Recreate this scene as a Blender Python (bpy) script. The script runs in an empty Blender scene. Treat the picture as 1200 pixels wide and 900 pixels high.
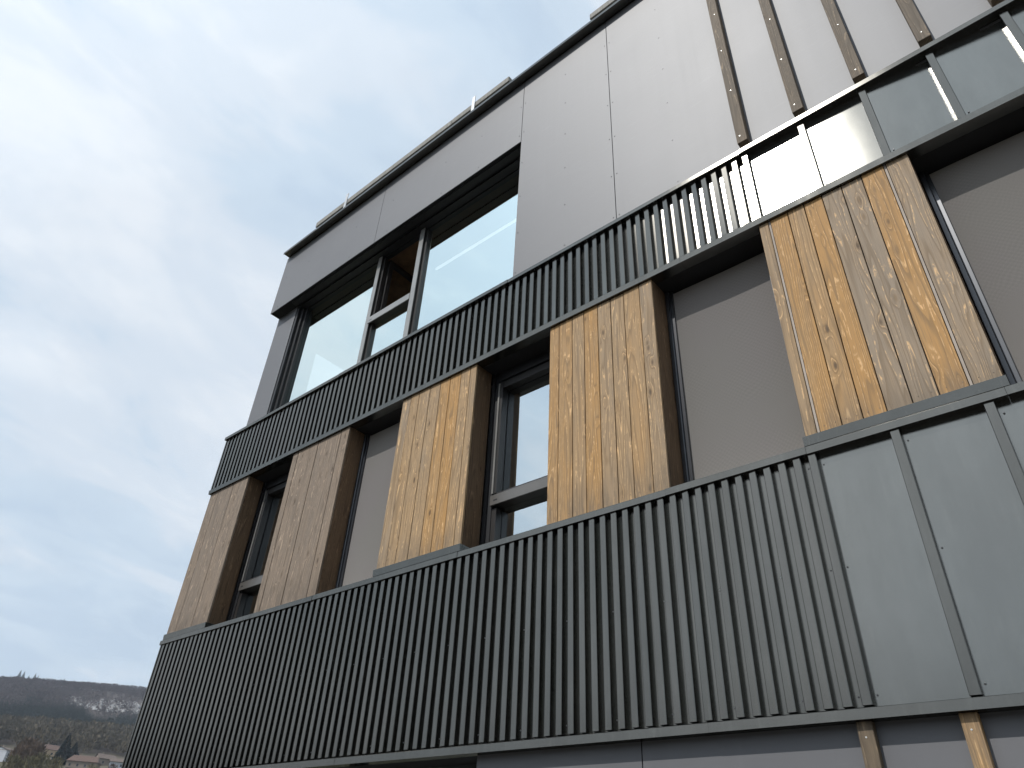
import bpy, bmesh, math, random
import numpy as np
from mathutils import Matrix, Vector
R = math.radians
C = bpy.context.scene.collection
SC = bpy.context.scene

# ------------------------------------------------------------------ camera
cam_d = bpy.data.cameras.new('camera'); cam = bpy.data.objects.new('camera', cam_d); C.objects.link(cam)
PITCH, ROLL, YAW = R(35.3252), R(3.2477), R(42.1291)
def cam_axes():
    cp, sp = math.cos(PITCH), math.sin(PITCH); cr, sr = math.cos(ROLL), math.sin(ROLL); cy, sy = math.cos(YAW), math.sin(YAW)
    L = np.array([[cy, sy, 0], [-sy, cy, 0], [0, 0, 1]])
    K = np.array([[1, 0, 0], [0, sp, -cp], [0, cp, sp]])
    Q = np.array([[cr, -sr, 0], [sr, cr, 0], [0, 0, 1]])
    return Q @ K @ L
A = cam_axes()
EYE = np.array([0, -4.6, 1.6])
m = Matrix.Identity(4)
for i in range(3):
    m[i][0] = A[0][i]; m[i][1] = -A[1][i]; m[i][2] = -A[2][i]; m[i][3] = EYE[i]
cam.matrix_world = m
cam_d.sensor_width = 36; cam_d.lens = 839.85 / 1200 * 36
cam_d.clip_start = 0.05; cam_d.clip_end = 20000
SC.camera = cam

# ------------------------------------------------------------------ light
SUN_EL, SUN_AZ = R(49.5), R(11.5)           # height; swing from the facade's normal towards its far end
S = Vector((-math.sin(SUN_AZ) * math.cos(SUN_EL), -math.cos(SUN_AZ) * math.cos(SUN_EL), math.sin(SUN_EL)))
sun_d = bpy.data.lights.new('sun', 'SUN'); sun = bpy.data.objects.new('sun', sun_d); C.objects.link(sun)
sun_d.energy = 3.6; sun_d.angle = R(0.6); sun_d.color = (1, 0.97, 0.925)
sun.rotation_euler = S.to_track_quat('Z', 'Y').to_euler(); sun.location = (-20, -60, 80)

world = bpy.data.worlds.new('World'); SC.world = world; world.use_nodes = True
def build_world():
    nt = world.node_tree; nt.nodes.clear(); N = nt.nodes.new; L = nt.links.new
    out = N('ShaderNodeOutputWorld'); bg = N('ShaderNodeBackground'); bg.inputs[1].default_value = 0.1
    sky = N('ShaderNodeTexSky'); sky.sky_type = 'NISHITA'; sky.sun_disc = False
    sky.sun_elevation = SUN_EL; sky.sun_rotation = math.atan2(S.x, S.y)
    sky.air_density = 1.0; sky.dust_density = 2.0; sky.ozone_density = 1.0; sky.altitude = 400
    tc = N('ShaderNodeTexCoord'); sep = N('ShaderNodeSeparateXYZ'); L(tc.outputs['Generated'], sep.inputs[0])
    def mth(op, a, b=None):
        n = N('ShaderNodeMath'); n.operation = op
        for i, v in enumerate((a, b)):
            if v is None: continue
            if isinstance(v, (int, float)): n.inputs[i].default_value = v
            else: L(v, n.inputs[i])
        return n.outputs[0]
    z = mth('ADD', mth('MAXIMUM', sep.outputs[2], 0.0), 0.28)
    comb = N('ShaderNodeCombineXYZ'); L(mth('DIVIDE', sep.outputs[0], z), comb.inputs[0]); L(mth('DIVIDE', sep.outputs[1], z), comb.inputs[1])
    def noise(scale, detail, rough, dist, off, stretch=(1, 1, 1), rot=0):
        mp = N('ShaderNodeMapping'); mp.inputs['Location'].default_value = off; mp.inputs['Scale'].default_value = stretch
        mp.inputs['Rotation'].default_value = (0, 0, rot); L(comb.outputs[0], mp.inputs[0])
        n = N('ShaderNodeTexNoise'); n.inputs['Scale'].default_value = scale; n.inputs['Detail'].default_value = detail
        n.inputs['Roughness'].default_value = rough; n.inputs['Distortion'].default_value = dist; L(mp.outputs[0], n.inputs[0])
        return n.outputs[0]
    def ramp(v, stops):
        r = N('ShaderNodeValToRGB'); r.color_ramp.interpolation = 'EASE'
        e = r.color_ramp.elements
        while len(e) < len(stops): e.new(0.5)
        for i, (p, c) in enumerate(stops): e[i].position = p; e[i].color = (*c, 1)
        L(v, r.inputs[0]); return r.outputs[0]
    big = noise(1.15, 5, 0.52, 0.7, (2.859, 1.571, 0), (1, 0.72, 1), 0.5)
    mid = noise(5.0, 7, 0.58, 0.6, (0.4, 5.2, 0), (1, 0.55, 1), 0.9)
    f = mth('ADD', mth('MULTIPLY', big, 0.62), mth('MULTIPLY', mid, 0.38))
    # veil of thin cloud: blue gaps, grey undersides, bright rims
    col = ramp(f, [(0.40, (5.2, 6.35, 7.65)), (0.465, (5.8, 6.9, 8.05)), (0.525, (6.7, 7.5, 8.4)), (0.61, (7.8, 8.35, 8.95))])
    low = noise(2.3, 5, 0.55, 0.4, (8.0, 2.0, 0))
    gap = ramp(low, [(0.42, (0.93,) * 3), (0.60, (1.0,) * 3)])
    # thin cloud glows round the sun
    dp = N('ShaderNodeVectorMath'); dp.operation = 'DOT_PRODUCT'; L(tc.outputs['Generated'], dp.inputs[0]); dp.inputs[1].default_value = tuple(S)
    glow = mth('MULTIPLY_ADD', mth('POWER', mth('MAXIMUM', dp.outputs['Value'], 0.0), 5.0), 0.85)
    glow.node.inputs[2].default_value = 1.0
    gl = N('ShaderNodeVectorMath'); gl.operation = 'SCALE'; L(col, gl.inputs[0]); L(glow, gl.inputs['Scale']); col = gl.outputs[0]
    mx = N('ShaderNodeMix'); mx.data_type = 'RGBA'
    L(gap, mx.inputs['Factor']); L(sky.outputs[0], mx.inputs[6]); L(col, mx.inputs[7])
    L(mx.outputs[2], bg.inputs[0]); L(bg.outputs[0], out.inputs[0])
build_world()
SC.render.engine = 'CYCLES'
SC.view_settings.view_transform = 'Standard'; SC.view_settings.look = 'None'
SC.view_settings.exposure = 0.12; SC.view_settings.gamma = 1.0; SC.view_settings.use_curve_mapping = False
SC.cycles.max_bounces = 8; SC.cycles.volume_bounces = 0; SC.cycles.glossy_bounces = 5; SC.cycles.transparent_max_bounces = 12
SC.cycles.use_denoising = True
rng = random.Random(11)
nrg = np.random.default_rng(5)

# ------------------------------------------------------------------ helpers
def tag(o, label=None, cat=None, group=None, kind=None):
    if label: o['label'] = label
    if cat: o['category'] = cat
    if group: o['group'] = group
    if kind: o['kind'] = kind
    return o
def empty(name, loc=(0, 0, 0), rz=0, label=None, cat=None, group=None):
    o = bpy.data.objects.new(name, None); C.objects.link(o); o.location = loc; o.rotation_euler = (0, 0, rz); o.empty_display_size = 0.3
    return tag(o, label, cat, group)
class MB:
    """collects faces and links them as ONE mesh object"""
    def __init__(s): s.v = []; s.f = []; s.mi = []; s.tone = []
    def face(s, pts, mi=0, tone=(0.5, 0.5, 0.5, 1)):
        b = len(s.v); s.v += [tuple(p) for p in pts]; s.f.append(tuple(range(b, b + len(pts)))); s.mi.append(mi); s.tone.append(tone)
    def box(s, x0, x1, y0, y1, z0, z1, mi=0, tone=(0.5, 0.5, 0.5, 1), skip='', bev=0.0):
        if bev:
            bm = bmesh.new(); bmesh.ops.create_cube(bm, size=1)
            for v in bm.verts: v.co = ((x0 + x1) / 2 + v.co.x * (x1 - x0), (y0 + y1) / 2 + v.co.y * (y1 - y0), (z0 + z1) / 2 + v.co.z * (z1 - z0))
            bmesh.ops.bevel(bm, geom=list(bm.edges), offset=bev, segments=1, affect='EDGES')
            bm.normal_update()
            for f in bm.faces: s.face([v.co[:] for v in f.verts], mi, tone)
            bm.free(); return
        p = [(x0, y0, z0), (x1, y0, z0), (x1, y1, z0), (x0, y1, z0), (x0, y0, z1), (x1, y0, z1), (x1, y1, z1), (x0, y1, z1)]
        for k, q in (('f', (0, 1, 5, 4)), ('b', (2, 3, 7, 6)), ('l', (3, 0, 4, 7)), ('r', (1, 2, 6, 5)), ('d', (3, 2, 1, 0)), ('u', (4, 5, 6, 7))):
            if k not in skip: s.face([p[i] for i in q], mi, tone)
    def prism(s, prof, x0, x1, mi=0):
        """profile of (y, z) points, counter-clockwise seen from +x, run along x"""
        n = len(prof)
        for i in range(n):
            (a, b), (c, d) = prof[i], prof[(i + 1) % n]
            s.face([(x0, a, b), (x0, c, d), (x1, c, d), (x1, a, b)], mi)
        s.face([(x1, y, z) for y, z in prof], mi); s.face([(x0, y, z) for y, z in reversed(prof)], mi)
    def build(s, name, mats, parent=None, loc=None, smooth=False):
        me = bpy.data.meshes.new(name); me.from_pydata(s.v, [], s.f)
        for mt in (mats if isinstance(mats, (list, tuple)) else [mats]): me.materials.append(mt)
        me.polygons.foreach_set('material_index', s.mi)
        at = me.attributes.new('board', 'FLOAT_COLOR', 'FACE')
        at.data.foreach_set('color', np.array(s.tone, dtype=np.float32).ravel())
        if smooth: me.polygons.foreach_set('use_smooth', [True] * len(s.f))
        me.update()
        o = bpy.data.objects.new(name, me); C.objects.link(o)
        if parent: o.parent = parent
        if loc: o.location = loc
        return o
def raw_mesh(name, verts, faces_flat, n, mats, parent=None, mi=None):
    """faces_flat: int array (k, n)"""
    me = bpy.data.meshes.new(name); k = len(faces_flat)
    me.vertices.add(len(verts)); me.vertices.foreach_set('co', np.asarray(verts, np.float32).ravel())
    me.loops.add(k * n); me.loops.foreach_set('vertex_index', np.asarray(faces_flat, np.int32).ravel())
    me.polygons.add(k); me.polygons.foreach_set('loop_start', np.arange(k, dtype=np.int32) * n)
    for mt in (mats if isinstance(mats, (list, tuple)) else [mats]): me.materials.append(mt)
    if mi is not None: me.polygons.foreach_set('material_index', np.asarray(mi, np.int32))
    me.update(calc_edges=True); me.validate()
    o = bpy.data.objects.new(name, me); C.objects.link(o)
    if parent: o.parent = parent
    return o

# ------------------------------------------------------------------ materials
class NT:
    def __init__(s, name):
        s.m = bpy.data.materials.new(name); s.m.use_nodes = True; s.t = s.m.node_tree; s.t.nodes.clear()
        s.out = s.n('ShaderNodeOutputMaterial'); s.b = s.n('ShaderNodeBsdfPrincipled'); s.l(s.b.outputs[0], s.out.inputs[0])
    def n(s, t): return s.t.nodes.new(t)
    def l(s, a, b): s.t.links.new(a, b)
    def setv(s, sock, v):
        if isinstance(v, bpy.types.NodeSocket): s.l(v, sock)
        elif isinstance(v, tuple) and len(v) == 3 and sock.type == 'RGBA': sock.default_value = (*v, 1)
        else: sock.default_value = v
    def math(s, op, a, b=0.0, c=None, clamp=False):
        x = s.n('ShaderNodeMath'); x.operation = op; x.use_clamp = clamp; s.setv(x.inputs[0], a); s.setv(x.inputs[1], b)
        if c is not None: s.setv(x.inputs[2], c)
        return x.outputs[0]
    def mix(s, f, a, b, mode='MIX'):
        x = s.n('ShaderNodeMix'); x.data_type = 'RGBA'; x.blend_type = mode
        s.setv(x.inputs[0], f); s.setv(x.inputs[6], a); s.setv(x.inputs[7], b); return x.outputs[2]
    def pos(s): return s.n('ShaderNodeTexCoord').outputs['Object']
    def sep(s, v):
        x = s.n('ShaderNodeSeparateXYZ'); s.l(v, x.inputs[0]); return x.outputs
    def comb(s, a, b, c):
        x = s.n('ShaderNodeCombineXYZ')
        for i, v in enumerate((a, b, c)): s.setv(x.inputs[i], v)
        return x.outputs[0]
    def scale(s, v, sc):
        x = s.n('ShaderNodeMapping'); s.l(v, x.inputs[0]); x.inputs['Scale'].default_value = sc; return x.outputs[0]
    def noise(s, v, scale, detail=3, rough=0.5, dist=0.0):
        x = s.n('ShaderNodeTexNoise'); s.l(v, x.inputs['Vector']); x.inputs['Scale'].default_value = scale
        x.inputs['Detail'].default_value = detail; x.inputs['Roughness'].default_value = rough; x.inputs['Distortion'].default_value = dist
        return x.outputs[0]
    def ramp(s, v, a, b, lo=0.0, hi=1.0):
        x = s.n('ShaderNodeMapRange'); x.interpolation_type = 'SMOOTHSTEP'; s.l(v, x.inputs[0])
        x.inputs[1].default_value = a; x.inputs[2].default_value = b; x.inputs[3].default_value = lo; x.inputs[4].default_value = hi
        return x.outputs[0]
    def bump(s, h, strength, dist):
        x = s.n('ShaderNodeBump'); x.inputs['Strength'].default_value = strength; x.inputs['Distance'].default_value = dist
        s.l(h, x.inputs['Height']); s.l(x.outputs[0], s.b.inputs['Normal']); return x.outputs[0]
    def set(s, **k):
        for a, v in k.items(): s.setv(s.b.inputs[a.replace('_', ' ')], v)
        return s
def simple(name, col, rough=0.5, metallic=0.0, var=0.12, scale=3.0, spec=0.5, coat=0.0, coat_rough=0.2):
    t = NT(name); p = t.pos(); n = t.noise(p, scale, 4, 0.6)
    dark = tuple(c * (1 - var) for c in col); lite = tuple(min(1, c * (1 + var)) for c in col)
    t.set(Base_Color=t.mix(t.ramp(n, 0.3, 0.7), dark, lite), Roughness=rough, Metallic=metallic)
    t.b.inputs['Specular IOR Level'].default_value = spec
    t.b.inputs['Coat Weight'].default_value = coat; t.b.inputs['Coat Roughness'].default_value = coat_rough
    return t.m
def metal_paint(name, col, alpha, base=(0.022, 0.024, 0.024), wave=0.0):
    """satin anthracite paint with metal flake: a dark base under a clear Beckmann gloss"""
    t = NT(name); t.t.nodes.remove(t.b); p = t.pos()
    n = t.noise(t.scale(p, (1.0, 1.0, 0.35)), 2.2, 4, 0.6); n2 = t.noise(t.scale(p, (40, 40, 3)), 1.0, 3, 0.6)
    d = t.n('ShaderNodeBsdfDiffuse'); t.setv(d.inputs['Color'], t.mix(t.ramp(n2, 0.5, 0.8, 0.0, 0.3), base, (0.07, 0.07, 0.064)))
    g = t.n('ShaderNodeBsdfAnisotropic'); g.distribution = 'BECKMANN'
    lw = t.n('ShaderNodeLayerWeight'); lw.inputs['Blend'].default_value = 0.5
    f5 = t.math('POWER', lw.outputs['Facing'], 5.0)
    c = t.mix(t.ramp(n, 0.3, 0.7), tuple(x * 0.92 for x in col), tuple(x * 1.08 for x in col))
    t.setv(g.inputs['Color'], t.mix(f5, c, (0.55, 0.55, 0.55))); n3 = t.noise(t.scale(p, (13.0, 13.0, 0.5)), 1.0, 4, 0.6)                # run-off streaks dull the gloss
    t.setv(g.inputs['Roughness'], t.math('ADD', t.math('MULTIPLY_ADD', n, 0.015 if wave else 0.04, alpha - 0.02), t.ramp(n3, 0.45, 0.75, 0.0, 0.0 if wave else 0.012)))
    ad = t.n('ShaderNodeAddShader'); t.l(d.outputs[0], ad.inputs[0]); t.l(g.outputs[0], ad.inputs[1]); t.l(ad.outputs[0], t.out.inputs[0])
    if wave:                                                           # faint oil-canning of thin sheet
        h = t.noise(t.scale(p, (1.0, 1.0, 0.6)), 3.0, 1, 0.5)
        x = t.n('ShaderNodeBump'); x.inputs['Strength'].default_value = 1.0; x.inputs['Distance'].default_value = wave
        t.l(h, x.inputs['Height']); t.l(x.outputs[0], g.inputs['Normal'])
    return t.m
M = {}
M['metal'] = metal_paint('anthracite_metal', (0.140, 0.134, 0.120), 0.225, base=(0.006, 0.0063, 0.0061))
M['sheet'] = metal_paint('anthracite_sheet', (0.180, 0.177, 0.163), 0.22, base=(0.018, 0.019, 0.0185), wave=0.0003)
M['drip'] = metal_paint('dark_flashing', (0.10, 0.097, 0.088), 0.22)
def hpl():
    t = NT('grey_panel'); p = t.pos(); n = t.noise(p, 0.9, 5, 0.6); g = t.noise(t.scale(p, (3, 3, 22)), 1, 4, 0.65)
    c = t.mix(t.ramp(n, 0.3, 0.7), (0.098, 0.098, 0.105), (0.108, 0.108, 0.114)); c = t.mix(t.ramp(g, 0.55, 0.8, 0, 0.15), c, (0.19, 0.19, 0.19))
    st = t.noise(t.scale(p, (9.0, 9.0, 0.28)), 1.0, 5, 0.62); c = t.mix(t.ramp(st, 0.50, 0.80, 0, 0.22), c, (0.100, 0.100, 0.104))     # rain streaks
    c = t.mix(t.ramp(st, 0.22, 0.46, 0.10, 0.0), c, (0.15, 0.15, 0.155))
    t.set(Base_Color=c, Roughness=t.math('ADD', t.math('MULTIPLY_ADD', n, 0.05, 0.515), t.ramp(st, 0.45, 0.75, 0.0, 0.006))); t.b.inputs['Specular IOR Level'].default_value = 0.6
    return t.m
M['hpl'] = hpl()
def wood(name, grey, tan, gold, dark_knots=1.0, aged=0.0):
    """vertical boards: the face attribute «board» gives each its tone, its place in the tree and how far it has weathered"""
    t = NT(name); x, y, z = t.sep(t.pos())
    at = t.n('ShaderNodeAttribute'); at.attribute_name = 'board'; br, bg_, bb = t.sep(at.outputs['Vector'])
    u = t.math('ADD', x, y); sd = t.math('MULTIPLY', bg_, 57.0)
    warp = t.noise(t.comb(t.math('MULTIPLY', u, 3.0), sd, t.math('MULTIPLY', z, 1.4)), 1.0, 2, 0.5)
    uu = t.math('ADD', u, t.math('MULTIPLY', warp, 0.05))
    # knots: cells stretched along the trunk
    vo = t.n('ShaderNodeTexVoronoi'); vo.inputs['Scale'].default_value = 1.0; vo.inputs['Randomness'].default_value = 1.0
    t.l(t.comb(t.math('MULTIPLY', u, 8.5), sd, t.math('MULTIPLY', z, 3.2)), vo.inputs['Vector'])
    kd = vo.outputs['Distance']; kcol = t.sep(vo.outputs['Color'])[0]
    has = t.math('GREATER_THAN', kcol, 0.52)
    near = t.math('MULTIPLY', t.ramp(kd, 0.05, 0.42, 1.0, 0.0), has)
    core = t.math('MULTIPLY', t.ramp(kd, 0.05, 0.17, 1.0, 0.0), has)
    # growth rings cut lengthwise: contours of a stretched noise, pushed aside by knots
    rg = t.noise(t.comb(t.math('MULTIPLY', uu, 7.5), sd, t.math('MULTIPLY', z, 0.30)), 1.0, 1.5, 0.45)
    ph = t.math('MULTIPLY_ADD', rg, 17.0, t.math('MULTIPLY', near, 1.3))
    ring = t.math('FRACT', ph)
    late = t.math('MULTIPLY', t.ramp(ring, 0.55, 0.93), t.ramp(ring, 0.93, 1.0, 1.0, 0.0))
    early = t.math('MULTIPLY', t.ramp(ring, 0.04, 0.14), t.ramp(ring, 0.14, 0.30, 1.0, 0.0))
    fib = t.noise(t.comb(t.math('MULTIPLY', u, 230.0), sd, t.math('MULTIPLY', z, 6.0)), 1.0, 3, 0.6)
    blot = t.noise(t.comb(t.math('MULTIPLY', u, 9.0), sd, t.math('MULTIPLY', z, 1.6)), 1.0, 4, 0.6)
    tone = t.math('ADD', br, t.math('MULTIPLY_ADD', blot, 0.9, -0.45), clamp=True)
    base = t.mix(t.ramp(tone, 0.0, 0.5), grey, tan); base = t.mix(t.ramp(tone, 0.45, 1.0), base, gold)
    base = t.mix(t.math('MULTIPLY', bb, 0.62), base, grey)
    base = t.mix(t.math('MULTIPLY', late, 0.50), base, tuple(c * 0.42 for c in tan))
    fleck = t.math('MULTIPLY', early, t.ramp(t.noise(t.comb(t.math('MULTIPLY', u, 30.0), sd, t.math('MULTIPLY', z, 14.0)), 1.0, 3, 0.6), 0.45, 0.60))
    base = t.mix(t.math('MULTIPLY', fleck, 0.75), base, tuple(min(1, c * 2.1) for c in tan))
    base = t.mix(t.math('MULTIPLY', near, 0.30), base, tuple(c * 0.55 for c in gold))
    base = t.mix(t.math('MULTIPLY', core, 0.75 * dark_knots), base, (0.05, 0.03, 0.018))
    base = t.mix(t.ramp(fib, 0.40, 0.72, 0.0, 0.34), base, tuple(c * 0.45 for c in grey))
    stn = t.noise(t.comb(t.math('MULTIPLY', u, 14.0), 3.0, t.math('MULTIPLY', z, 2.2)), 1.0, 4, 0.65)
    foot = t.math('MULTIPLY', t.ramp(z, 4.30, 4.72, 1.0, 0.0), t.ramp(stn, 0.30, 0.62))                  # splash stains along the foot
    streak = t.ramp(t.noise(t.comb(t.math('MULTIPLY', u, 26.0), sd, t.math('MULTIPLY', z, 0.8)), 1.0, 4, 0.65), 0.50, 0.75, 0.0, 0.42)
    base = t.mix(t.math('MAXIMUM', t.math('MULTIPLY', foot, 0.6), streak), base, tuple(c * 0.5 for c in grey))
    t.set(Base_Color=base, Roughness=0.72, Diffuse_Roughness=0.3); t.b.inputs['Specular IOR Level'].default_value = 0.3
    h = t.math('ADD', t.math('MULTIPLY', fib, 0.5), t.math('MULTIPLY', late, 0.6)); t.bump(h, 0.5, 0.003)
    return t.m
M['wood'] = wood('larch_boards', (0.315, 0.245, 0.175), (0.415, 0.268, 0.132), (0.465, 0.258, 0.088))
M['dull'] = wood('weathered_boards', (0.215, 0.172, 0.135), (0.265, 0.200, 0.145), (0.300, 0.205, 0.125))
M['reveal_shaded'] = wood('shaded_reveal_boards', (0.115, 0.078, 0.048), (0.145, 0.090, 0.050), (0.165, 0.092, 0.044))  # same timber as the fronts; shade of the reveals put into the colour
M['beam'] = wood('weathered_batten', (0.150, 0.118, 0.085), (0.19, 0.140, 0.090), (0.25, 0.16, 0.08), 0.7)
M['plank'] = wood('roof_plank', (0.28, 0.27, 0.24), (0.24, 0.23, 0.20), (0.20, 0.21, 0.14), 0.3)
M['groove'] = simple('board_groove', (0.030, 0.022, 0.016), 0.9)
M['strip'] = simple('joint_batten', (0.33, 0.28, 0.235), 0.8)
M['nail'] = simple('board_nail', (0.16, 0.13, 0.10), 0.5, 0.2)
M['black'] = simple('black_profile', (0.010, 0.0105, 0.012), 0.5)
M['frame'] = simple('dark_frame', (0.022, 0.020, 0.019), 0.4, 0.1, coat=0.2, coat_rough=0.3)
M['bronze'] = simple('sunlit_transom_front', (0.095, 0.088, 0.08), 0.4, 0.2, coat=0.4, coat_rough=0.3)  # paler plate on the low transom: sunlight put into its colour
M['mullion'] = simple('sunlit_frame_front', (0.20, 0.195, 0.182), 0.36, 0.2, coat=0.5, coat_rough=0.3)  # frame fronts paler than their dark sides: sunlight put into the colour
M['rail'] = simple('guide_rail_metal', (0.035, 0.037, 0.042), 0.28, 0.4, coat=0.5, coat_rough=0.25)
M['zinc'] = simple('galvanised_steel', (0.42, 0.43, 0.44), 0.5, 0.4)
M['screw'] = simple('steel_screw', (0.62, 0.62, 0.60), 0.35, 0.6)
M['rivet'] = simple('dark_rivet', (0.05, 0.052, 0.055), 0.4, 0.3)
M['membrane'] = simple('roof_membrane', (0.10, 0.10, 0.105), 0.8)
M['core'] = simple('black_backing', (0.010, 0.010, 0.011), 0.9)
M['plaster'] = simple('interior_plaster', (0.30, 0.29, 0.27), 0.85)
M['ceil'] = simple('interior_timber_ceiling', (0.23, 0.125, 0.055), 0.7, var=0.2, scale=8)
M['floor'] = simple('interior_floor', (0.12, 0.11, 0.10), 0.6)
def fabric():
    t = NT('screen_fabric'); x, y, z = t.sep(t.pos())
    w1 = t.noise(t.comb(t.math('MULTIPLY', x, 2.0), 0.0, t.math('MULTIPLY', z, 2.0)), 1.0, 2, 0.5)
    a = t.math('SINE', t.math('MULTIPLY_ADD', w1, 30.0, t.math('MULTIPLY', x, 150.0)))
    b = t.math('SINE', t.math('MULTIPLY_ADD', w1, -26.0, t.math('MULTIPLY', z, 150.0)))
    amp = t.ramp(t.noise(t.comb(x, 0.0, z), 1.6, 2, 0.5), 0.38, 0.60, 0.0, 0.20)
    wv = t.math('MULTIPLY_ADD', t.math('MULTIPLY', a, b), amp, 0.5)
    big = t.noise(t.comb(x, 0.0, z), 1.1, 2, 0.5)
    thr = t.noise(t.comb(t.math('MULTIPLY', x, 300.0), 0.0, t.math('MULTIPLY', z, 300.0)), 1.0, 1, 0.5)
    c = t.mix(t.ramp(big, 0.3, 0.7), (0.350, 0.330, 0.300), (0.354, 0.322, 0.310)); c = t.mix(wv, tuple(v * 0.72 for v in (0.37, 0.345, 0.325)), c, 'MIX')
    c = t.mix(t.ramp(thr, 0.35, 0.7, 0.0, 0.25), c, (0.10, 0.095, 0.09))
    t.set(Base_Color=c, Roughness=0.8, Diffuse_Roughness=1.0); t.b.inputs['Specular IOR Level'].default_value = 0.15
    t.bump(big, 1.0, 0.006)
    return t.m
M['fabric'] = fabric()
def glass(name, refl, tint, trans):
    t = NT(name); t.t.nodes.remove(t.b)
    g = t.n('ShaderNodeBsdfGlossy'); g.inputs['Roughness'].default_value = 0.0; g.inputs['Color'].default_value = (*tint, 1)
    tr = t.n('ShaderNodeBsdfTransparent'); tr.inputs['Color'].default_value = (*trans, 1)
    fr = t.n('ShaderNodeFresnel'); fr.inputs['IOR'].default_value = 1.5
    f = t.math('MAXIMUM', t.math('MULTIPLY_ADD', fr.outputs[0], 1.0, refl - 0.04), 0.0, clamp=True)
    nz = t.n('ShaderNodeBump'); nz.inputs['Strength'].default_value = 1.0; nz.inputs['Distance'].default_value = 0.0010
    t.l(t.noise(t.pos(), 1.3, 1, 0.4), nz.inputs['Height']); t.l(nz.outputs[0], g.inputs['Normal'])
    mx = t.n('ShaderNodeMixShader'); t.l(f, mx.inputs[0]); t.l(tr.outputs[0], mx.inputs[1]); t.l(g.outputs[0], mx.inputs[2]); t.l(mx.outputs[0], t.out.inputs[0])
    return t.m
M['glass'] = glass('coated_glass', 0.72, (0.88, 0.965, 0.925), (0.80, 0.88, 0.85))
M['glass_low'] = glass('clear_glass', 0.58, (0.90, 0.96, 0.97), (0.78, 0.84, 0.82))
def lamp_mat():
    t = NT('lamp_diffuser'); t.set(Base_Color=(0.8, 0.8, 0.8), Emission_Color=(1, 0.97, 0.9)); t.b.inputs['Emission Strength'].default_value = 0.7; return t.m
M['lamp'] = lamp_mat()

# ------------------------------------------------------------------ terrain
HILL_R = [0, 60, 150, 300, 450, 600, 800, 1000, 1300, 1600, 1900, 2300, 3000, 4500, 6500]
HILL_Z = [0, 0, 6, 20, 37, 56, 86, 122, 181, 250, 309, 318, 300, 260, 230]
def terr(x, y):
    x = np.asarray(x, float); y = np.asarray(y, float)
    r = np.hypot(x, y + 4.6); az = np.degrees(np.arctan2(x, y + 4.6))
    k = 0.35 + 0.65 * np.exp(-((az + 68) / 55.0) ** 2) + 0.25 * np.exp(-((np.abs(az) - 180) / 40.0) ** 2) + 0.0
    k = k * (1 + 0.006 * np.clip(az + 75, -20, 25))
    z = np.interp(r, HILL_R, HILL_Z) * k
    w = np.clip((r - 150) / 500, 0, 1)
    return z + w * (7 * np.sin(x * 0.006 + 1.3) * np.cos(y * 0.0051 + 0.4) + 2.5 * np.sin(x * 0.021) * np.cos(y * 0.017 + 1.0))
def terrain():
    rr = np.concatenate([[0.0], np.geomspace(8, 6500, 72)]); na = 220
    vs = [(0, -4.6, -0.02)]; fs = []
    for r in rr[1:]:
        a = np.arange(na) / na * 2 * np.pi
        xx, yy = r * np.sin(a), r * np.cos(a) - 4.6
        zz = terr(xx, yy) - 0.02
        vs += list(zip(xx, yy, zz))
    for j in range(na): fs.append((0, 1 + (j + 1) % na, 1 + j))
    for i in range(len(rr) - 2):
        for j in range(na):
            a = 1 + i * na + j; b = 1 + i * na + (j + 1) % na
            fs.append((a, b, b + na, a + na))
    me = bpy.data.meshes.new('ground'); me.from_pydata(vs, [], fs); me.polygons.foreach_set('use_smooth', [True] * len(fs))
    t = NT('hillside_grass'); p = t.pos(); n = t.noise(p, 0.02, 6, 0.6); n2 = t.noise(p, 0.6, 5, 0.6)
    c = t.mix(t.ramp(n, 0.35, 0.65), (0.085, 0.082, 0.045), (0.10, 0.088, 0.066)); c = t.mix(t.ramp(n2, 0.4, 0.7, 0, 0.5), c, (0.055, 0.05, 0.035))
    px, py, pz = t.sep(p); c = t.mix(t.ramp(pz, 62, 90), c, (0.060, 0.050, 0.046))         # leaf litter under the wood
    t.set(Base_Color=c, Roughness=0.95); t.b.inputs['Specular IOR Level'].default_value = 0.1
    me.materials.append(t.m); me.update()
    o = bpy.data.objects.new('ground', me); C.objects.link(o); tag(o, 'winter grass ground rising to the wooded hill', None, None, 'structure')
terrain()
def yard():
    b = MB(); b.box(-14, 16, -12, -0.9, -0.3, 0.012)
    t = NT('yard_asphalt'); p = t.pos(); n = t.noise(p, 60, 4, 0.7); c = t.mix(t.ramp(n, 0.3, 0.7), (0.04, 0.04, 0.042), (0.075, 0.074, 0.072)); t.set(Base_Color=c, Roughness=0.9)
    tag(b.build('pavement', t.m), 'asphalt yard in front of the building', None, None, 'structure')
yard()

# ------------------------------------------------------------------ the building
B = empty('building', (0, 0, 0), 0, 'dark building of ribbed metal, grey panels and timber screens filling the view', 'building')
X0, X1 = -10.5, 8.2                     # left corner; the facade's other end, beyond the frame
P, X_S = 0.1097, -1.345                 # rib pitch, first cover strip
YP = 0.06                               # face of the grey cladding panels
strips = [X_S + 5 * P * k for k in range(18)]
RIB_D = 0.050

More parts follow.
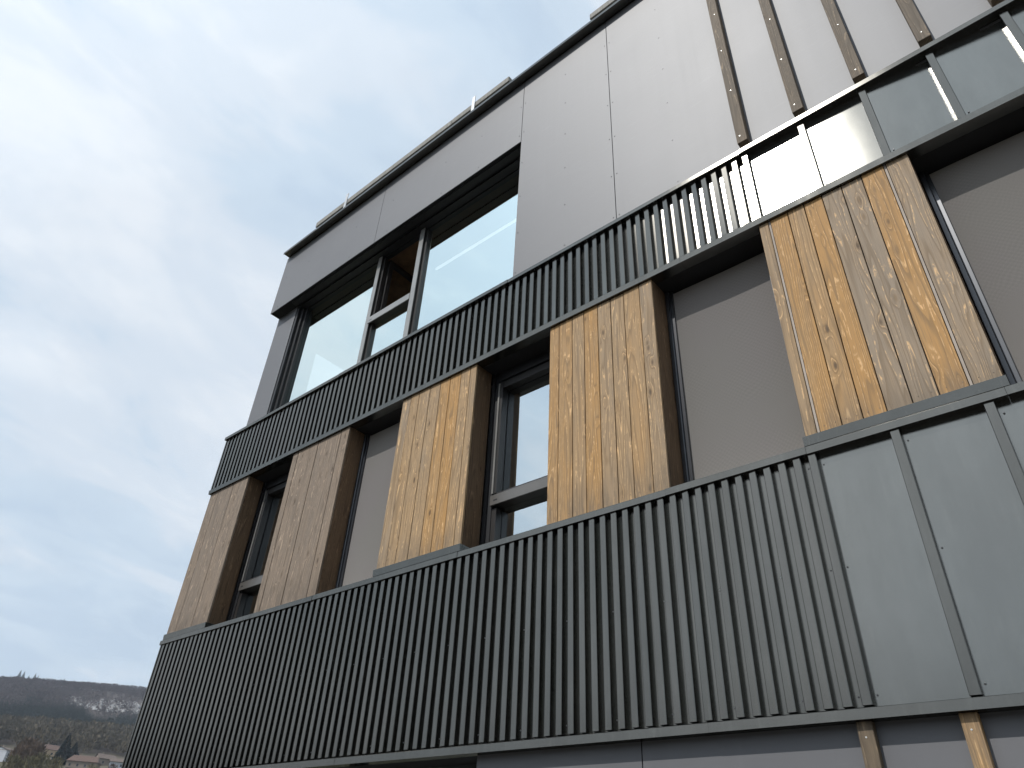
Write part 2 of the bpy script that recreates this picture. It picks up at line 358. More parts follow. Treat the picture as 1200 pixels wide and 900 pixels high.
def ring(b, x, y, z, r, h, mi=1):
    pts = [(x + r * math.cos(a), z + r * math.sin(a)) for a in np.arange(6) * math.pi / 3]
    tp = [(x + r * .7 * math.cos(a), z + r * .7 * math.sin(a)) for a in np.arange(6) * math.pi / 3]
    for i in range(6):
        j = (i + 1) % 6; b.face([(pts[i][0], y, pts[i][1]), (pts[j][0], y, pts[j][1]), (tp[j][0], y - h, tp[j][1]), (tp[i][0], y - h, tp[i][1])], mi)
    b.face([(p[0], y - h, p[1]) for p in tp], mi)
def corrugated(name, z0, z1, rivets):
    b = MB(); prof = []
    ks = [k for k in range(0, 84) if X_S - P * k > X0 + 0.02]
    w, c = 0.0585, 0.004
    jit = nrg.normal(0, 0.0006, 100)
    for k in reversed(ks):
        x = X_S - P * k
        t = 0.0011 + jit[k]; q = 0.0011 if k > 2 else (0.0002, 0.0006, 0.0009)[k]
        prof += [(x, RIB_D + t), (x + 0.003, c + q), (x + 0.003 + c, q + jit[k]), (x + w - c, -q - jit[k] * 0.5), (x + w, c - q), (x + w + 0.002, RIB_D - t)]
    prof = prof[:-1] + [(X_S + w + 0.002, RIB_D)]
    prof = [(X0 + 0.015, RIB_D)] + prof
    for (a, ya), (d, yd) in zip(prof, prof[1:]): b.face([(a, ya, z0), (d, yd, z0), (d, yd, z1), (a, ya, z1)])
    for x, y, z, r, h in rivets: ring(b, x, y, z, r, h)
    return b.build(name, [M['metal'], M['rivet']], B)

def seams_to_caps(name, xs, zb, zt, yf, yb, lip, jy=0.003):
    for i, (a, d) in enumerate(zip(xs, xs[1:])):
        b = MB(); y = yf + rng.uniform(-jy, jy); dz = rng.uniform(-0.002, 0.002); tl = rng.uniform(-0.02, 0.02)
        if zb > 7: tl = 0.0 if a < -1.4 else -0.07
        b.prism([(yb, zb + lip), (y + 0.018, zb + lip), (y + 0.018, zb + dz), (y, zb + dz), (y + tl * (zt - zb), zt - 0.003 + dz), (y + 0.003, zt + dz), (yb, zt + 0.012)][::-1], a + 0.0012, d - 0.0012)
        b.build(name, M['metal'], B)

def band(z0, z1, cap_zb, cap_zt, cap_y, rail_top, seams, rail_seams, soffit_back):
    rz = (rail_top + 0.07, rail_top + 0.83, cap_zb - 0.08) if z0 < 4 else (rail_top + 0.06,)
    rv = [(X_S - 0.022, RIB_D - .0005, z, 0.0065, 0.006) for z in rz]
    if z0 < 4: rv += [(x + 0.03, 0.0, z, 0.0055, 0.005) for x in np.arange(X_S - 0.36, X0 + .3, -0.4388) for z in rz[:2]]
    corrugated('corrugated_sheet', rail_top + 0.014, cap_zb + 0.02, rv)
    for i, x in enumerate(strips):                                   # flat cassettes with a cover strip at every joint
        b = MB(); xa = x + 0.0605; xb = (strips[i + 1] if i + 1 < len(strips) else X1 + 0.1) + 0.003
        if xb > X1 + .3: break
        t = rng.uniform(-0.0045, 0.0045); v = rng.uniform(-0.003, 0.003)
        if z0 > 5: t, v = [(0.001, 0.0), (0.0065, 0.002), (0.021, 0.004), (0.018, -0.003), (0.015, 0.0)][i] if i < 5 else (t, v)
        y = RIB_D
        b.face([(xa, y - t + v, rail_top - 0.02), (xb, y + t + v, rail_top - 0.02), (xb, y + t - v, cap_zb + 0.03), (xa, y - t - v, cap_zb + 0.03)])
        for z in rz: ring(b, x + 0.083, y - 0.001 - t + v, z, 0.0065, 0.006)
        b.build('metal_panel', [M['sheet'], M['rivet']], B)
        if i:
            b = MB(); q = (0.0014, 0.0022, 0.0024, 0.0012)[i - 1] if z0 > 5 and i < 5 else rng.uniform(-.001, .001)
            pf = [(x, RIB_D + .02), (x + .001, .003 - q), (x + .004, -q), (x + .0565, q), (x + .0595, .003 + q), (x + .0605, RIB_D + .02)]
            for (a, ya), (d, yd) in zip(pf, pf[1:]): b.face([(a, ya, rail_top + 0.012), (d, yd, rail_top + 0.012), (d, yd, cap_zb + 0.015), (a, ya, cap_zb + 0.015)])
            b.face([(a, ya, cap_zb + .015) for a, ya in pf]); b.build('joint_strip', M['metal'], B)
    seams_to_caps('cap_flashing', seams, cap_zb, cap_zt, cap_y, 0.30, 0.0)
    for a, d in zip(rail_seams, rail_seams[1:]):                      # bottom rail with its drip
        b = MB(); y = rng.uniform(-0.002, 0.002)
        tl = 0.0028 if z0 > 5 else -0.0008; b.prism([(y - 0.012 + tl, z0), (y - 0.012 - tl, rail_top - 0.003), (y - 0.009 - tl, rail_top), (0.11, rail_top), (0.11, z0)], a + 0.001, d - 0.001); b.build('base_rail', M['metal'], B)
    b = MB(); b.box(X0 + 0.01, X1 - 0.01, 0.115, 0.44, z0 - 0.0, z0 + 0.03); b.box(X0 + .012, X1 - .01, 0.10, 0.44, z0 + 0.032, cap_zb + 0.005)
    b.build('soffit', M['core'], B)
    b = MB(); b.box(X0, X0 + 0.022, -0.002, 0.44, rail_top + 0.001, cap_zb - 0.001, bev=0.003); b.build('corner_trim', M['metal'], B)
band(2.485, 4.25, 4.192, 4.25, -0.016, 2.545, [X0 - 0.015, -9.38, -8.26, -7.02, -5.95, -4.73, -3.66, -2.46, -1.34, -0.11, 0.98, 2.24, 3.3, 4.56, 5.62, 6.88, X1], [X0 - .01, -6.1, -2.3, 0.6, 4.4, X1], 0.44)
band(6.53, 7.575, 7.522, 7.575, -0.03, 6.595, [X0 - 0.02, -7.5, -4.3, -1.34, 1.6, 4.6, X1], [X0 - .015, -5.62, -2.1, 1.5, 5.0, X1], 0.44)

# timber screens
def lerp(a, b, t): return a + (b - a) * t
def timber(x0, x1, zb, zt, edges, tones, mat, sill, yf=0.022):
    core = MB(); core.box(x0 + 0.004, x1 - 0.004, yf + 0.022, 0.285, zb + 0.002, zt + 0.04)
    b = MB()
    for (a, d), (tone, grey) in zip(zip(edges, edges[1:]), tones):
        xa, xd = lerp(x0, x1, a), lerp(x0, x1, d)
        gap = 0.0065 if x1 < -7 else 0.0038; dy = rng.uniform(-0.002, 0.003); tz = rng.uniform(-0.004, 0.004)
        wide = grey > 1
        if wide: xd -= 0.018; grey -= 1                          # wide joint beside this board
        if wide: core.box(xd + .001, xd + .017, yf + .006, yf + .021, zb + .003, zt + .03, 1)
        b.box(xa + gap, xd - gap, yf + dy, yf + 0.024, zb + tz, zt + 0.03 + tz, 0, (tone, rng.random(), grey, 1), bev=0.0022)
    o = core.build('timber_panel', [M['groove'], M['strip']], B)
    for (a, d) in zip(edges, edges[1:]):
        for z in (zb + 0.05, zt - 0.07):
            for f in (0.25, 0.75): ring(b, lerp(x0, x1, lerp(a, d, f)), yf - .0005, z, 0.0035, 0.002)
    b.build('cladding_board', [mat, M['nail']], o)
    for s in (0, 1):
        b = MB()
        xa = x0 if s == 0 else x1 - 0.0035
        b.box(xa, xa + 0.0035, yf + 0.026, 0.275, zb, zt + 0.03, 0, (0.55, rng.random(), 0.2, 1)); b.build('reveal_board', M['reveal_shaded'], o)
    if sill:
        b = MB(); b.prism([(0.006, zb - 0.075), (0.0, zb - 0.003), (0.05, zb - 0.001), (0.28, zb - 0.001), (0.28, zb - 0.075)], x0 - 0.015, x1 + 0.012); b.build('sill_flashing', M['drip'], o)
    return o
ZB, ZT = 4.34, 6.50
E4 = [0, .085, .21, .325, .45, .58, .71, .865, 1]
P0 = timber(-10.49, -9.40, ZB, ZT, [0, .22, .62, 1], [(.25, .3), (.2, .4), (.35, .3)], M['dull'], True)
P1 = timber(-8.28, -7.02, 4.262, ZT, [0, .10, .46, .86, 1], [(.3, .3), (.4, .2), (.35, .25), (.5, .2)], M['dull'], False)
for q in (P0, P1): q['label'] = 'dull grey brown weathered timber panel'
P2 = timber(-5.99, -4.735, ZB, ZT, [0, .12, .24, .39, .53, .66, .80, .92, 1], [(.3, .5), (.5, .3), (.45, .35), (.4, .4), (.8, 0), (.9, 0), (.55, .3), (.4, .4)], M['wood'], True)
P3 = timber(-3.68, -2.435, 4.262, ZT, [0, .10, .235, .355, .49, .615, .74, .885, 1], [(.8, .1), (.75, .1), (.55, .3), (.85, 0), (.4, .5), (.5, .3), (.65, .15), (.35, .5)], M['wood'], False)
P4 = timber(-1.335, -0.09, ZB, ZT, E4, [(.45, 1.4), (.9, 0), (.7, .1), (1, 0), (.15, .9), (.1, .95), (.95, 1.05), (.2, .8)], M['wood'], True)
P5 = timber(0.98, 2.23, 4.262, ZT, E4, [(.5, .2)] * 8, M['wood'], False)
P6 = timber(3.30, 4.55, ZB, ZT, E4, [(.6, .2)] * 8, M['wood'], True)
P7 = timber(5.62, 6.87, 4.262, ZT, E4, [(.4, .3)] * 8, M['wood'], False)

def blind(x0, x1):
    b = MB(); n = 14
    for i in range(n):
        for j in range(8):
            xa, xb = lerp(x0 + .06, x1 - .06, i / n), lerp(x0 + .06, x1 - .06, (i + 1) / n); za, zb = lerp(4.2, 6.5, j / 8), lerp(4.2, 6.5, (j + 1) / 8)
            q = lambda X, Z: 0.312 + 0.004 * math.sin(X * 5.1 + 1) * math.sin(Z * 1.7)
            b.face([(xa, q(xa, za), za), (xb, q(xb, za), za), (xb, q(xb, zb), zb), (xa, q(xa, zb), zb)])
    o = b.build('screen_blind', M['fabric'], B, smooth=True)
    for x, s in ((x0, 1), (x1, -1)):
        b = MB(); xa, xb = sorted((x + s * 0.006, x + s * 0.045)); b.box(xa, xb, 0.262, 0.33, 4.2, 6.52, bev=0.006)
        xa, xb = sorted((x + s * 0.045, x + s * 0.075)); b.box(xa, xb, 0.287, 0.33, 4.2, 6.519, bev=0.002); b.build('guide_rail', M['rail'], o)
    b = MB(); b.box(x0, x1, 0.345, 0.44, 4.15, 6.6); b.build('blind_backing', M['core'], o)
for a, d in ((-7.02, -5.99), (-2.435, -1.335), (-0.09, 0.98), (2.23, 3.30), (4.55, 5.62), (6.87, X1 - .02)): blind(a, d)

def pane(parent, x0, x1, z0, z1, y=0.41):
    b = MB(); b.face([(x0, y, z0), (x1, y, z0), (x1, y, z1), (x0, y, z1)]); return b.build('pane', M['glass' if z0 > 7 else 'glass_low'], parent)
def low_window(x0, x1):
    zt0, zt1 = 4.82, 4.935
    b = MB(); y1 = 0.44
    b.box(x0 + 0.005, x0 + 0.05, 0.292, y1, 4.16, 6.53); b.box(x0 + 0.05, x0 + 0.102, 0.312, y1, 4.16, 6.529)
    b.box(x1 - 0.102, x1 - 0.005, 0.30, y1, 4.16, 6.53); b.box(x0 + 0.102, x1 - 0.102, 0.30, y1, 6.40, 6.528); b.box(x0 + .102, x1 - .102, 0.305, y1, 4.16, 4.30)
    o = b.build('window', M['black'], B)
    b = MB(); b.box(x0 + 0.104, x0 + 0.160, 0.305, 0.405, 4.96, 6.38, bev=0.004); b.box(x0 + 0.162, x1 - 0.11, 0.318, 0.404, 6.30, 6.385); b.box(x1 - .16, x1 - .104, .306, .405, 4.96, 6.38, bev=.004)
    b.box(x0 + 0.104, x0 + .165, .32, .405, 4.30, 4.80); b.build('casement', M['frame'], o)
    b = MB(); b.box(x0 + 0.098, x1 - 0.1, 0.285, 0.30, zt0, zt1, 1, bev=0.004); b.box(x0 + 0.104, x1 - 0.104, 0.301, 0.42, zt0 + .004, zt1 - .004); b.box(x0 + .1, x1 - .104, .312, .40, zt1 + .003, zt1 + .03); b.build('transom', [M['frame'], M['bronze']], o)
    b = MB(); b.box(x0 + .106, x0 + .128, .292, .3045, 4.96, 6.36); b.build('sunlit_stile_strip', M['mullion'], o)  # pale strip paints the sun on the front of the dark stile
    b = MB(); b.box(x0 + .15, x0 + .20, .2835, .286, zt0 + .045, zt0 + .06); b.build('drain_slot', M['black'], o)
    pane(o, x0 + 0.16, x1 - 0.16, zt1 + 0.025, 6.31); pane(o, x0 + 0.16, x1 - 0.1, 4.27, zt0 + 0.01)
low_window(-9.40, -8.28); low_window(-4.735, -3.68)

# top storey: grey panels
def panel(x0, x1, z0, z1, y=YP, name='cladding_panel', screws=()):
    b = MB(); b.box(x0, x1, y, y + 0.010, z0, z1, bev=0.0012)
    for x, z in screws: ring(b, x, y, z, 0.0095, 0.004)
    return b.build(name, [M['hpl'], M['rivet']], B)
ZF, ZE = 10.345, 11.815
zs = [7.73 + .7 * k for k in range(6)]
panel(X0, -7.505, ZF, ZE, screws=[(x, z) for x in (-10.3, -9.58, -8.18) for z in (10.43, 11.19)])
panel(-7.497, -4.310, ZF, ZE, screws=[(x, z) for x in (-7.2, -5.93, -5.14) for z in (10.43, 11.19)] + [(-4.345, z) for z in (10.5, 11.2)])
panel(-4.302, -2.812, 7.50, ZE, screws=[(x, z) for x in (-4.262, -3.52, -2.845) for z in zs])
panel(-2.804, -1.30, 7.50, ZE, screws=[(x, z) for x in (-2.77, -2.045) for z in zs])
for a, d in ((-1.295, .335), (.34, 1.98), (1.985, 3.63), (3.635, 5.27), (5.275, X1)): panel(a, d, 7.50, ZE)
b = MB(); b.box(X0 + 0.01, -9.89, 0.25, 0.26, 7.50, ZF - 0.001, bev=0.001); b.build('window_pier', M['hpl'], B)
b = MB(); b.box(X0 + .005, -4.305, YP + .012, 0.44, ZF + .003, ZE + .05); b.box(-4.3, X1 - .01, YP + .012, 0.44, 7.50, ZE + .05); b.box(X0 + .012, -9.895, .262, .44, 7.5, ZF); b.build('wall_backing', M['core'], B)
b = MB(); b.box(-9.88, -4.312, 0.115, 0.21, ZF - 0.022, ZF + 0.001); b.box(-9.88, -4.312, .25, .40, ZF - .045, ZF + .001); b.build('blind_box', M['black'], B)

# battens over the top panels
for k, x in enumerate(strips):
    if x > X1 - .2: break
    b = MB(); b.box(x + 0.001, x + 0.103, -0.034, YP - 0.001, 7.662, ZE - 0.04, 0, (rng.random() * .5, rng.random(), .3, 1), bev=0.003)
    for z in (7.76, 8.52, 9.28, 10.04, 10.8): ring(b, x + 0.049 + rng.uniform(-.012, .012), -0.0335, z, 0.0065, 0.003)
    b.build('timber_batten', [M['beam'], M['screw']], B)

# top storey window
def top_window():
    yg, z0 = 0.41, 7.5
    b = MB(); b.box(-9.885, -9.83, 0.262, 0.44, z0, ZF - 0.05); b.box(-9.83, -9.76, 0.315, 0.44, z0, ZF - 0.05); b.box(-9.76, -4.31, 0.345, 0.44, z0, 7.58); b.box(-9.76, -4.31, .37, .44, ZF - .075, ZF - .046)
    b.box(-9.758, -9.70, .36, .43, 7.6, ZF - .08)
    o = b.build('window', M['black'], B)
    for xa, xb in ((-7.665, -7.575), (-6.635, -6.535)):
        b = MB(); b.box(xa, xb, 0.325, 0.337, 7.585, ZF - 0.05, 1, bev=0.003); b.box(xa + .004, xb - .004, 0.338, 0.44, 7.585, ZF - 0.05); b.box(xb + .001, xb + .045, .37, .43, 7.585, ZF - .08); b.build('mullion', [M['frame'], M['mullion']], o)
    b = MB(); b.box(-7.60, -6.637, 0.318, 0.332, 8.80, 8.925, 1, bev=0.003); b.box(-7.573, -6.637, 0.333, 0.43, 8.805, 8.92); b.build('transom', [M['frame'], M['mullion']], o)
    b = MB(); b.box(-7.56, -7.50, .3175, .319, 8.84, 8.855); b.build('drain_slot', M['black'], o)
    pane(o, -9.72, -7.66, 7.56, ZF - .06); pane(o, -7.535, -6.63, 7.56, 8.81); pane(o, -6.51, -4.28, 7.56, ZF - .06)
    b = MB()                                                          # vent sash swung inwards on its left side
    ya, yb = 0.45, 1.25
    b.box(-7.56, -7.49, ya, ya + .08, 8.95, 10.25); b.box(-7.56, -7.49, yb - .08, yb, 8.95, 10.25); b.box(-7.56, -7.49, ya + .08, yb - .08, 8.95, 9.03); b.box(-7.56, -7.49, ya + .08, yb - .08, 10.17, 10.25)
    s = b.build('vent_sash', M['frame'], o)
top_window()

# ground storey
for a, d in ((-4.39, -2.865), (-2.857, -1.37), (-1.365, .1), (.105, 1.7), (1.705, 3.3), (3.305, 4.9), (4.905, X1)): panel(a, d, 0.25, 2.50, y=0.09)
for k in range(-0, 17):
    x = -1.407 + 0.53 * k
    b = MB(); b.box(x, x + 0.086, 0.03, 0.088, 0.3, 2.483, 0, (.8 if k % 2 else .45, rng.random(), .25 if k % 2 else .6, 1), bev=0.003)
    for z in (2.40, 1.7, 1.0): ring(b, x + 0.04, 0.0305, z, 0.0065, 0.003)
    b.build('timber_batten', [M['beam'] if k % 2 == 0 else M['wood'], M['screw']], B)
b = MB(); b.box(X0, -9.89, .25, .26, .25, 2.484, bev=.001); b.build('window_pier', M['hpl'], B)
b = MB(); b.box(-4.4, X1 - .01, .102, .44, -.3, 2.5); b.box(X0 + .012, -9.9, .262, .44, -.3, 2.48); b.box(-9.9, -4.4, .30, .44, -.3, .5); b.build('wall_backing', M['core'], B)
b = MB()
for x in (-9.9, -8.1, -6.3, -4.47): b.box(x, x + .08, .325, .44, .5, 2.48)
o = b.build('window', M['frame'], B)
for a, d in ((-9.82, -8.1), (-8.02, -6.3), (-6.22, -4.47)): pane(o, a, d, .5, 2.5)

# roof edge
b = MB(); b.prism([(-0.07, ZE + 0.002), (-0.07, ZE + 0.055), (0.0, ZE + 0.07), (0.60, ZE + 0.06), (0.60, ZE + 0.045), (-0.062, ZE + 0.042), (-0.062, ZE + .002)], X0 + 0.03, X1)
b.box(X0 + 0.03, X1, -0.06, YP - .001, ZE + 0.02, ZE + 0.04)
b.build('roof_coping', M['metal'], B)
for i, (a, d) in enumerate(((-9.65, -5.9), (-5.89, -4.62), (-3.05, 1.2), (1.21, X1))):
    b = MB(); b.box(a, d, 0.02, 0.145, 12.135, 12.265, 0, (.15 if i != 1 else .4, rng.random(), .5, 1), bev=0.006); b.build('roof_plank', M['plank'], B)
b = MB(); b.box(-4.6, -3.06, .03, .1, ZE + .12, 12.05); b.build('roof_upstand', M['metal'], B)
for x in (-8.74, -5.42, -2.1, 1.2, 4.5):
    b = MB(); b.box(x, x + 0.07, 0.002, 0.016, ZE + 0.06, 12.42, bev=0.002); b.box(x, x + 0.055, .016, .15, 12.27, 12.28); b.build('bracket', M['zinc'], B)
b = MB()
for a in np.arange(-9.5, X1 - .3, 1.4): b.box(a, a + .06, .05, .12, ZE + .06, 12.134)
b.build('plank_support', M['zinc'], B)

# shell and rooms behind the glass
b = MB(); Y1 = 9.0
def slab(z0, z1, mi): b.box(X0 + .02, X1 - .02, .45, Y1, z0, z1, mi)
slab(-.3, .3, 2); slab(2.9, 3.3, 0); slab(6.75, 7.2, 0); slab(10.45, ZE + .05, 1)
for z0, z1 in ((.3, 2.9), (3.3, 6.75), (7.2, 10.45)):
    b.box(X0 + .3, X1 - .05, 7.0, 7.2, z0, z1, 0); b.box(-0.6, -.45, .45, 7.0, z0, z1, 0)
b.build('interior_wall', [M['plaster'], M['ceil'], M['floor']], B)
b = MB(); xe0, xe1 = X0 + .02, X0 + .38                                # end wall with its windows
WY0, WY1, WZ1 = 0.98, 2.2, 10.09
for z0, z1, holes in ((-.3, 7.6, None), (7.6, ZE, (WY0, WY1, 8.2, WZ1))):
    if not holes: b.box(xe0, xe1, .45, Y1, z0, z1)
    else:
        ya, yb, za, zb = holes
        b.box(xe0, xe1, .45, ya, z0, z1); b.box(xe0, xe1, yb, Y1, z0, z1); b.box(xe0, xe1, ya, yb, z0, za); b.box(xe0, xe1, ya, yb, zb, z1)
b.box(X1 - .3, X1 - .015, .45, Y1, -.3, ZE); b.box(X0 + .02, X1 - .02, Y1, Y1 + .3, -.3, ZE); b.build('end_wall', M['hpl'], B)
b = MB(); b.box(X0 + .03, X1, .6, Y1 + .3, ZE + .055, ZE + .09); b.build('roof_membrane', M['membrane'], B)
b = MB(); b.box(-6.95, -5.1, .985, 1.02, 10.12, 10.15); o = b.build('interior_lamp', M['lamp'], B)

# ------------------------------------------------------------------ far hillside
def place(px, py, zoff=0.0):
    """where the ray through a point of the view meets the hillside"""
    d = A.T @ np.array([(px - 600) / 839.85, (py - 450) / 839.85, 1]); d /= np.linalg.norm(d)
    lo = None
    for t in np.arange(60, 3200, 4.0):
        p = EYE + d * t
        if p[2] < float(terr(p[0], p[1])) + zoff: return p[0], p[1], float(terr(p[0], p[1])), t
    return None
NB = simple('bare_twigs', (0.066, 0.055, 0.056), 0.95, var=0.35, scale=0.03, spec=0.1)
NB2 = simple('olive_twigs', (0.082, 0.070, 0.050), 0.95, var=0.35, scale=0.05, spec=0.1)
NC = simple('conifer_needles', (0.012, 0.020, 0.018), 0.9, var=0.4, scale=0.08, spec=0.15)
NR = simple('limestone', (0.25, 0.245, 0.24), 0.9, var=0.25, scale=0.1)
TRK = simple('bark', (0.085, 0.07, 0.055), 0.9)
def crowns(pts, hs, rs, n, kind):
    """blades spread through each crown; returns verts, tris"""
    pts = np.asarray(pts, float); k = len(pts); hs = np.asarray(hs)[:, None]; rs = np.asarray(rs)[:, None]
    if kind == 'bare':
        th = nrg.uniform(0, 2 * np.pi, (k, n)); rad = np.sqrt(nrg.uniform(0, 1, (k, n))); hh = nrg.uniform(0.25, 1, (k, n))
        prof = np.sqrt(np.clip(1 - ((hh - 0.55) / 0.5) ** 2, 0.05, 1))
        c = np.stack([np.cos(th) * rad * prof * rs, np.sin(th) * rad * prof * rs, hh * hs], -1)
        up = np.stack([np.cos(th) * rad * .5, np.sin(th) * rad * .5, np.ones_like(th)], -1); up += nrg.normal(0, .3, up.shape)
        ln = nrg.uniform(.10, .22, (k, n, 1)) * hs[:, :, None]; wd = ln * nrg.uniform(*(.10, .22) if k == 1 else (.2, .42), (k, n, 1))
    else:
        hh = nrg.uniform(0.08, 1, (k, n)); th = nrg.uniform(0, 2 * np.pi, (k, n)); rad = np.sqrt(nrg.uniform(.2, 1, (k, n))) * (1.03 - hh)
        c = np.stack([np.cos(th) * rad * rs, np.sin(th) * rad * rs, hh * hs], -1)
        up = np.stack([np.cos(th), np.sin(th), -0.35 + 0 * th], -1); up += nrg.normal(0, .2, up.shape)
        ln = nrg.uniform(.35, .6, (k, n, 1)) * rs[:, :, None] * (1.15 - hh[..., None]); wd = ln * .4
    up /= np.linalg.norm(up, axis=-1, keepdims=True)
    sd = np.cross(up, nrg.normal(0, 1, up.shape)); sd /= np.linalg.norm(sd, axis=-1, keepdims=True)
    c = c + pts[:, None, :]
    V = np.stack([c - sd * wd, c + sd * wd, c + up * ln], 2).reshape(-1, 3)
    return V, np.arange(len(V)).reshape(-1, 3)
def scatter(n, a0, a1, r0, r1, cond=None):
    a = np.radians(nrg.uniform(a0, a1, n)); r = np.sqrt(nrg.uniform(r0 * r0, r1 * r1, n))
    x, y = r * np.sin(a), r * np.cos(a) - 4.6; k = np.ones(n, bool) if cond is None else cond(np.degrees(a), r)
    x, y = x[k], y[k]; return np.stack([x, y, terr(x, y)], 1)
def rocky(a, r): return (np.abs(a + 68.4) < 3.2 - np.abs(r - 1420) / 70)
# upper wood
p = scatter(17500, -84, -42, 1250, 2050, lambda a, r: ~rocky(a, r) | (nrg.random(len(a)) < .35))
V, F = crowns(p, nrg.uniform(8, 13, len(p)), nrg.uniform(4.0, 6.0, len(p)), 34, 'bare')
tag(raw_mesh('bare_wood', V, F, 3, NB), 'purple brown leafless wood covering the upper hill', None, None, 'stuff')
p = scatter(6100, -84, -42, 640, 930, lambda a, r: (r > 720 + 40 * np.sin(a * 2.3)))
V, F = crowns(p, nrg.uniform(9, 15, len(p)), nrg.uniform(4, 6.5, len(p)), 44, 'bare')
tag(raw_mesh('bare_wood', V, F, 3, NB2), 'olive brown leafless wood on the lower slope behind the houses', None, None, 'stuff')
p = scatter(20000, -76, -52, 960, 1420, lambda a, r: ~rocky(a, r) & (r < 1330 + 45 * np.sin(a * 1.7) ) & (a > -74.0 + 1.0 * np.sin(r * .02)) & (nrg.random(len(a)) < np.where((a > -73) & (a < -69.5), 1.0, 0.5)) & ((a < -69.5) | (r < 1300)))
V, F = crowns(p, nrg.uniform(10, 19, len(p)), nrg.uniform(2.6, 4, len(p)), 40, 'conifer')
tag(raw_mesh('conifer_wood', V, F, 3, NC), 'dark blue green conifer belt across the middle of the hill', None, None, 'stuff')
# limestone outcrop
p = scatter(4200, -74, -60, 1330, 1500, rocky); vs = []; fs = []
for q in p[:330]:
    s = rng.uniform(.8, 2.6); b0 = len(vs)
    for dx, dy, dz in ((-1, -1, -.4), (1, -1, -.4), (1, 1, -.4), (-1, 1, -.4), (-.6, -.7, 1), (.7, -.5, .8), (.5, .6, 1.1), (-.6, .5, .9)):
        vs.append((q[0] + dx * s * rng.uniform(.6, 1.2), q[1] + dy * s * rng.uniform(.6, 1.2), q[2] + dz * s * rng.uniform(.7, 1.4) + 1.0))
    fs += [tuple(b0 + i for i in f) for f in ((0, 1, 5, 4), (1, 2, 6, 5), (2, 3, 7, 6), (3, 0, 4, 7), (4, 5, 6, 7))]
tag(raw_mesh('limestone_rocks', vs, np.array(fs), 4, NR), 'pale limestone rocks showing through the wooded hill', None, None, 'stuff')

def blade_tree(name, x, y, z, h, r, n, kind, mat, label, cat, group=None):
    o = empty(name, (x, y, z), rng.uniform(0, 6), label, cat, group)
    V, F = crowns([(0, 0, 0)], [h], [r], n, kind); raw_mesh('crown', V, F, 3, mat, o)
    b = MB(); k = 7; rb = h * .022
    for i in range(k):
        a, d = 2 * math.pi * i / k, 2 * math.pi * (i + 1) / k
        b.face([(rb * math.cos(a), rb * math.sin(a), -1), (rb * math.cos(d), rb * math.sin(d), -1), (rb * .2 * math.cos(d), rb * .2 * math.sin(d), h * .92), (rb * .2 * math.cos(a), rb * .2 * math.sin(a), h * .92)])
    if kind == 'bare':
        for i in range(14):
            a = rng.uniform(0, 6.28); z0 = h * rng.uniform(.25, .6); e = (math.cos(a) * r * .8, math.sin(a) * r * .8, z0 + h * rng.uniform(.2, .38)); w = rb * .35
            b.face([(-w, 0, z0), (w, 0, z0), (e[0] + .02, e[1], e[2]), (e[0] - .02, e[1], e[2])]); b.face([(0, -w, z0), (0, w, z0), (e[0], e[1] + .02, e[2]), (e[0], e[1] - .02, e[2])])
    b.build('trunk', TRK, o)
    return o
# unseen leafless trees, added across the yard for the metal and glass to mirror
p = np.array([(x + nrg.uniform(-2, 2), -36 + nrg.uniform(-9, 5), 0) for x in np.arange(-75, 60, 1.3)]); p[:, 2] = terr(p[:, 0], p[:, 1])
V, F = crowns(p, nrg.uniform(4.5, 8, len(p)), nrg.uniform(2.5, 4, len(p)), 320, 'bare')
tag(raw_mesh('bare_wood', V, F, 3, NB2), 'unseen leafless trees added across the yard for the facade to mirror', None, None, 'stuff')
# skyline pines at the hill's crest
for px, h, lab in ((9, 10, 'small dark pine at the left end of the skyline row'), (19, 17, 'tallest dark pine in the skyline row on the hill'), (24, 16, 'dark pine just right of the tallest one on the skyline'), (31, 12, 'lone short pine in the gap of the skyline row'), (38, 15, 'dark pine second from the right on the skyline'), (42, 13, 'dark pine at the right end of the skyline row')):
    d = A.T @ np.array([(px - 600) / 839.85, (800 - 450) / 839.85, 1]); az = math.atan2(d[0], d[1]); r = 1905
    x, y = r * math.sin(az), r * math.cos(az) - 4.6
    blade_tree('pine_tree', x, y, float(terr(x, y)) - 1, h * 1.75, h * .34, 900, 'conifer', NC, lab, 'tree', 'pines on the skyline')

